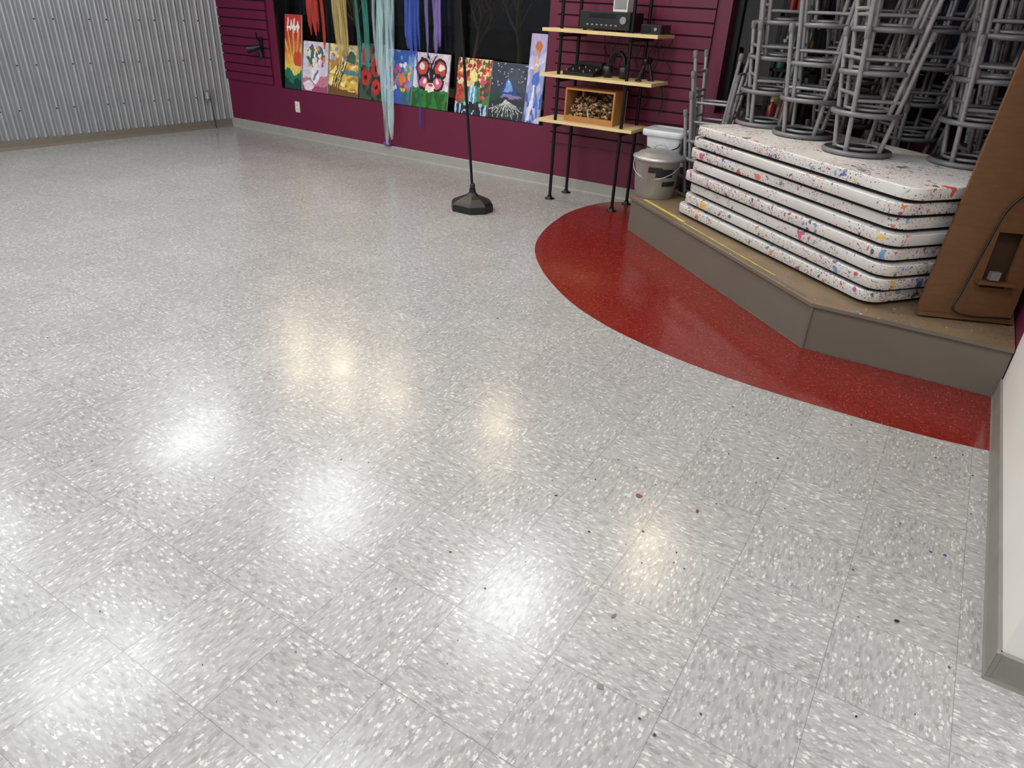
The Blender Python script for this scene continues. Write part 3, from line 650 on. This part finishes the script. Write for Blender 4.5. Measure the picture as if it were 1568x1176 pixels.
# ------------------------------------------------------------ tulle
def ribbons(nm,x0,x1,zb,mt,n,seed,y=5.79,ztails={}):
    r=random.Random(seed); b=B()
    for k in range(n):
        cx=x0+(x1-x0)*(k+0.5)/n+r.uniform(-.015,.015); w=(x1-x0)/n*r.uniform(1.2,2.3); bot=zb+r.uniform(-0.06,0.16)
        if k in ztails: bot=ztails[k]
        yy=y-0.006*k; ph=r.uniform(0,6); dr=r.uniform(-.04,.04)
        rings=[]; nz=30; nx=10
        for j in range(nz+1):
            t=j/nz; z=2.17+(bot-2.17)*t; ww=w*(0.75+0.4*math.sin(t*3.4+ph))*(1 if t<0.9 else max(0.2,1-(t-0.9)*7))
            rings.append([V((cx+dr*t+0.014*math.sin(t*6+ph)+ww*(i/nx-0.5),yy-0.010*math.sin(i*1.7+ph+t*1.5),z+0.02*math.sin(i*1.3+ph)*(t>0.95))) for i in range(nx+1)])
        b.loft(rings,mt,True,False,False)
    return b.obj(nm)
yT=5.80
ribbons('tulle_fabric',-6.20,-5.92,1.0,tulle('tulle_red',rgb(205,70,60),0.42),7,1,yT)
ribbons('tulle_fabric',-5.84,-5.60,0.9,tulle('tulle_gold',rgb(205,182,118),0.42),6,2,yT)
ribbons('tulle_fabric',-5.54,-5.34,0.72,tulle('tulle_teal',rgb(66,145,134),0.42),5,3,yT)
ribbons('tulle_fabric',-5.22,-4.97,0.40,tulle('tulle_pale',rgb(186,212,216),0.38),7,4,yT-0.05,{3:0.14,4:0.2,0:0.95,1:0.8,6:0.9})
ribbons('tulle_fabric',-4.88,-4.70,0.95,tulle('tulle_blue',rgb(76,100,195),0.42),5,5,yT,{3:0.33})
ribbons('tulle_fabric',-4.62,-4.42,0.98,tulle('tulle_violet',rgb(142,124,186),0.42),5,6,yT)
b=B(); b.tube([(-6.68,5.77,2.185),(-3.3,5.77,2.185)],0.012,M_blackm,10)
for x in (-6.6,-3.4): b.tube([(x,5.77,2.185),(x,YB-0.005,2.5)],0.008,M_blackm,8)
b.obj('curtain_rod')

# ------------------------------------------------------------ small wall items
M_out=mat('outlet_ivory',rgb(226,220,205),0.4)
b=B(); b.box((-6.555,YB-0.007,0.285),(-6.485,YB-0.0005,0.40),M_out)
for z in (0.322,0.363):
    b.box((-6.537,YB-0.009,z-0.014),(-6.503,YB-0.006,z+0.014),M_out)
    for x in (-6.527,-6.513): b.box((x-0.002,YB-0.0095,z-0.006),(x+0.002,YB-0.0088,z+0.006),M_black)
bevel(b.obj('wall_outlet'),0.002)
b=B(); q=V((-6.98,YB-0.06,0.93))
b.box(q+V((-0.03,0.026,-0.10)),q+V((0.03,0.03,0.10)),M_black); b.tube([q+V((0,0.02,0.06)),q+V((0,-0.02,0.08)),q+V((0.03,-0.05,0.14))],0.010,M_black,8)
b.tube([q+V((0,0.005,0)),q+V((-0.05,-0.05,-0.02)),q+V((-0.10,-0.09,-0.03))],0.03,M_black,12,rs=[0.018,0.032,0.042]); b.tube([q+V((0,0.0,-0.02)),q+V((0.05,-0.03,-0.09)),q+V((0.03,-0.03,-0.13))],0.01,M_black,8)
b.obj('clip_lamp')
b=B(); p=lw(2.28,0.37,0.0); b.lathe([(0.035,-0.035),(0.035,0.035)],p,M_galv,14); b.box(p+V((-0.005,-0.03,-0.06)),p+V((0.02,0.03,0.06)),M_galv); b.tube([p+V((0.03,0,0)),p+V((0.05,0.0,-0.02)),p+V((0.05,0.02,-0.36))],0.005,M_black,6); bevel(b.obj('wall_latch'),0.003)
b=B(); b.box((-5.22,YB-0.04,0.104),(-5.13,YB-0.002,0.135),mat('violet_plastic',rgb(110,70,150),0.4)); bevel(b.obj('door_stop'),0.008)
b=B(); r=random.Random(12)
spots=[(-0.60,1.91,0.014,(120,60,20)),(-0.84,1.74,0.007,(20,20,60)),(-0.40,1.95,0.010,(110,40,20)),(0.24,1.81,0.008,(20,20,24)),(-0.44,1.36,0.012,(110,90,80)),(-0.37,1.13,0.010,(120,110,105)),(0.30,2.2,0.006,(30,60,150)),(0.34,2.21,0.005,(30,60,150)),(-1.85,2.9,0.009,(90,70,50)),(-0.25,2.45,0.006,(40,40,50))]
for i in range(45): spots.append((r.uniform(-3.5,0.4),r.uniform(0.4,3.4),r.uniform(0.0015,0.0035),r.choice([(30,30,35),(70,60,50),(50,50,56),(90,60,46)])))
for i in range(50): spots.append((r.uniform(-1.0,0.43),r.uniform(1.0,2.95),r.uniform(0.002,0.0048),r.choice([(30,30,35),(50,46,42),(46,52,72),(80,74,66)])))
mats_={}
for x,y,rad,c in spots:
    m=mats_.setdefault(c,mat('drip_%d_%d_%d'%c,rgb(*c),0.4))
    n=9; e=r.uniform(0.4,1); a0=r.uniform(0,3)
    P=[]
    for k in range(n):
        t=2*math.pi*k/n; q=rad*r.uniform(0.7,1.15); px,py=q*math.cos(t),q*e*math.sin(t); P.append((x+px*math.cos(a0)-py*math.sin(a0),y+px*math.sin(a0)+py*math.cos(a0)))
    b.prism(P,0.0016,0.0024,m)
b.obj('paint_drips')

# ------------------------------------------------------------ lights
M_house=mat('fixture_white',rgb(230,230,230),0.4)
def panel(x,y,pw):
    b=B(); b.box((x-0.32,y-0.47,H-0.05),(x+0.32,y+0.47,H-0.001),M_house); o=b.obj('ceiling_light_panel')
    l=bpy.data.lights.new('panel_light','AREA'); l.shape='RECTANGLE'; l.size=0.6; l.size_y=0.9; l.energy=pw; l.color=(0.94,0.975,1.0)
    q=bpy.data.objects.new('panel_light',l); S.collection.objects.link(q); q.location=(x,y,H-0.055)
    q.parent=o
PW=34
for x in (-6.3,-4.2,-2.1,2.2): panel(x,3.65,PW)
for x in (-6.3,-4.2,-2.1,0.0,2.2): 
    panel(x,1.35,PW)
    panel(x,-1.0,PW)
def spot(x,y,z,pw,aim):
    b=B(); M=(V(aim)-V((x,y,z))).normalized()
    b.tube([V((x,y,z))-M*0.12,V((x,y,z))],0.045,M_black,14); b.tube([V((x,y,z))-M*0.06,V((x,y,z+0.15)),V((x,y,H))],0.008,M_black,8); o=b.obj('track_spotlight')
    l=bpy.data.lights.new('spot_lamp','SPOT'); l.energy=pw; l.color=(1.0,0.80,0.55); l.spot_size=math.radians(120); l.spot_blend=0.8; l.shadow_soft_size=0.06
    q=bpy.data.objects.new('spot_lamp',l); S.collection.objects.link(q); q.location=V((x,y,z))+M*0.02; q.rotation_euler=M.to_track_quat('-Z','Y').to_euler(); q.parent=o
for x in (-6.5,-5.74,-4.9,-3.39): spot(x,5.4,2.7,32,(x*0.6,3.6,0))
spot(-1.26,4.6,2.7,36,(-0.7,2.8,0))
l=bpy.data.lights.new('exterior_fill','POINT'); l.energy=22; l.color=(1,0.85,0.6); q=bpy.data.objects.new('exterior_fill_light',l); q.location=(-7.6,8.3,0.7); S.collection.objects.link(q); l.shadow_soft_size=0.15  # added fill without a fixture, keeps the trees outside visible
w=bpy.data.worlds.new('night'); S.world=w; w.use_nodes=True; w.node_tree.nodes['Background'].inputs[0].default_value=(0.02,0.025,0.04,1); w.node_tree.nodes['Background'].inputs[1].default_value=0.15

# ------------------------------------------------------------ camera
p_,yw,rr=[math.radians(t) for t in (28.94,30.92,3.02)]
Rm=Matrix.Rotation(yw,3,'Z')@Matrix.Rotation(math.pi/2-p_,3,'X')@Matrix.Rotation(rr,3,'Z')
cd=bpy.data.cameras.new('camera'); cam=bpy.data.objects.new('camera',cd); S.collection.objects.link(cam)
cam.matrix_world=Matrix.Translation((0,0,1.5))@Rm.to_4x4()
cd.sensor_width=36; cd.lens=36*1056.6/1568; cd.clip_start=0.05; cd.clip_end=100
S.camera=cam
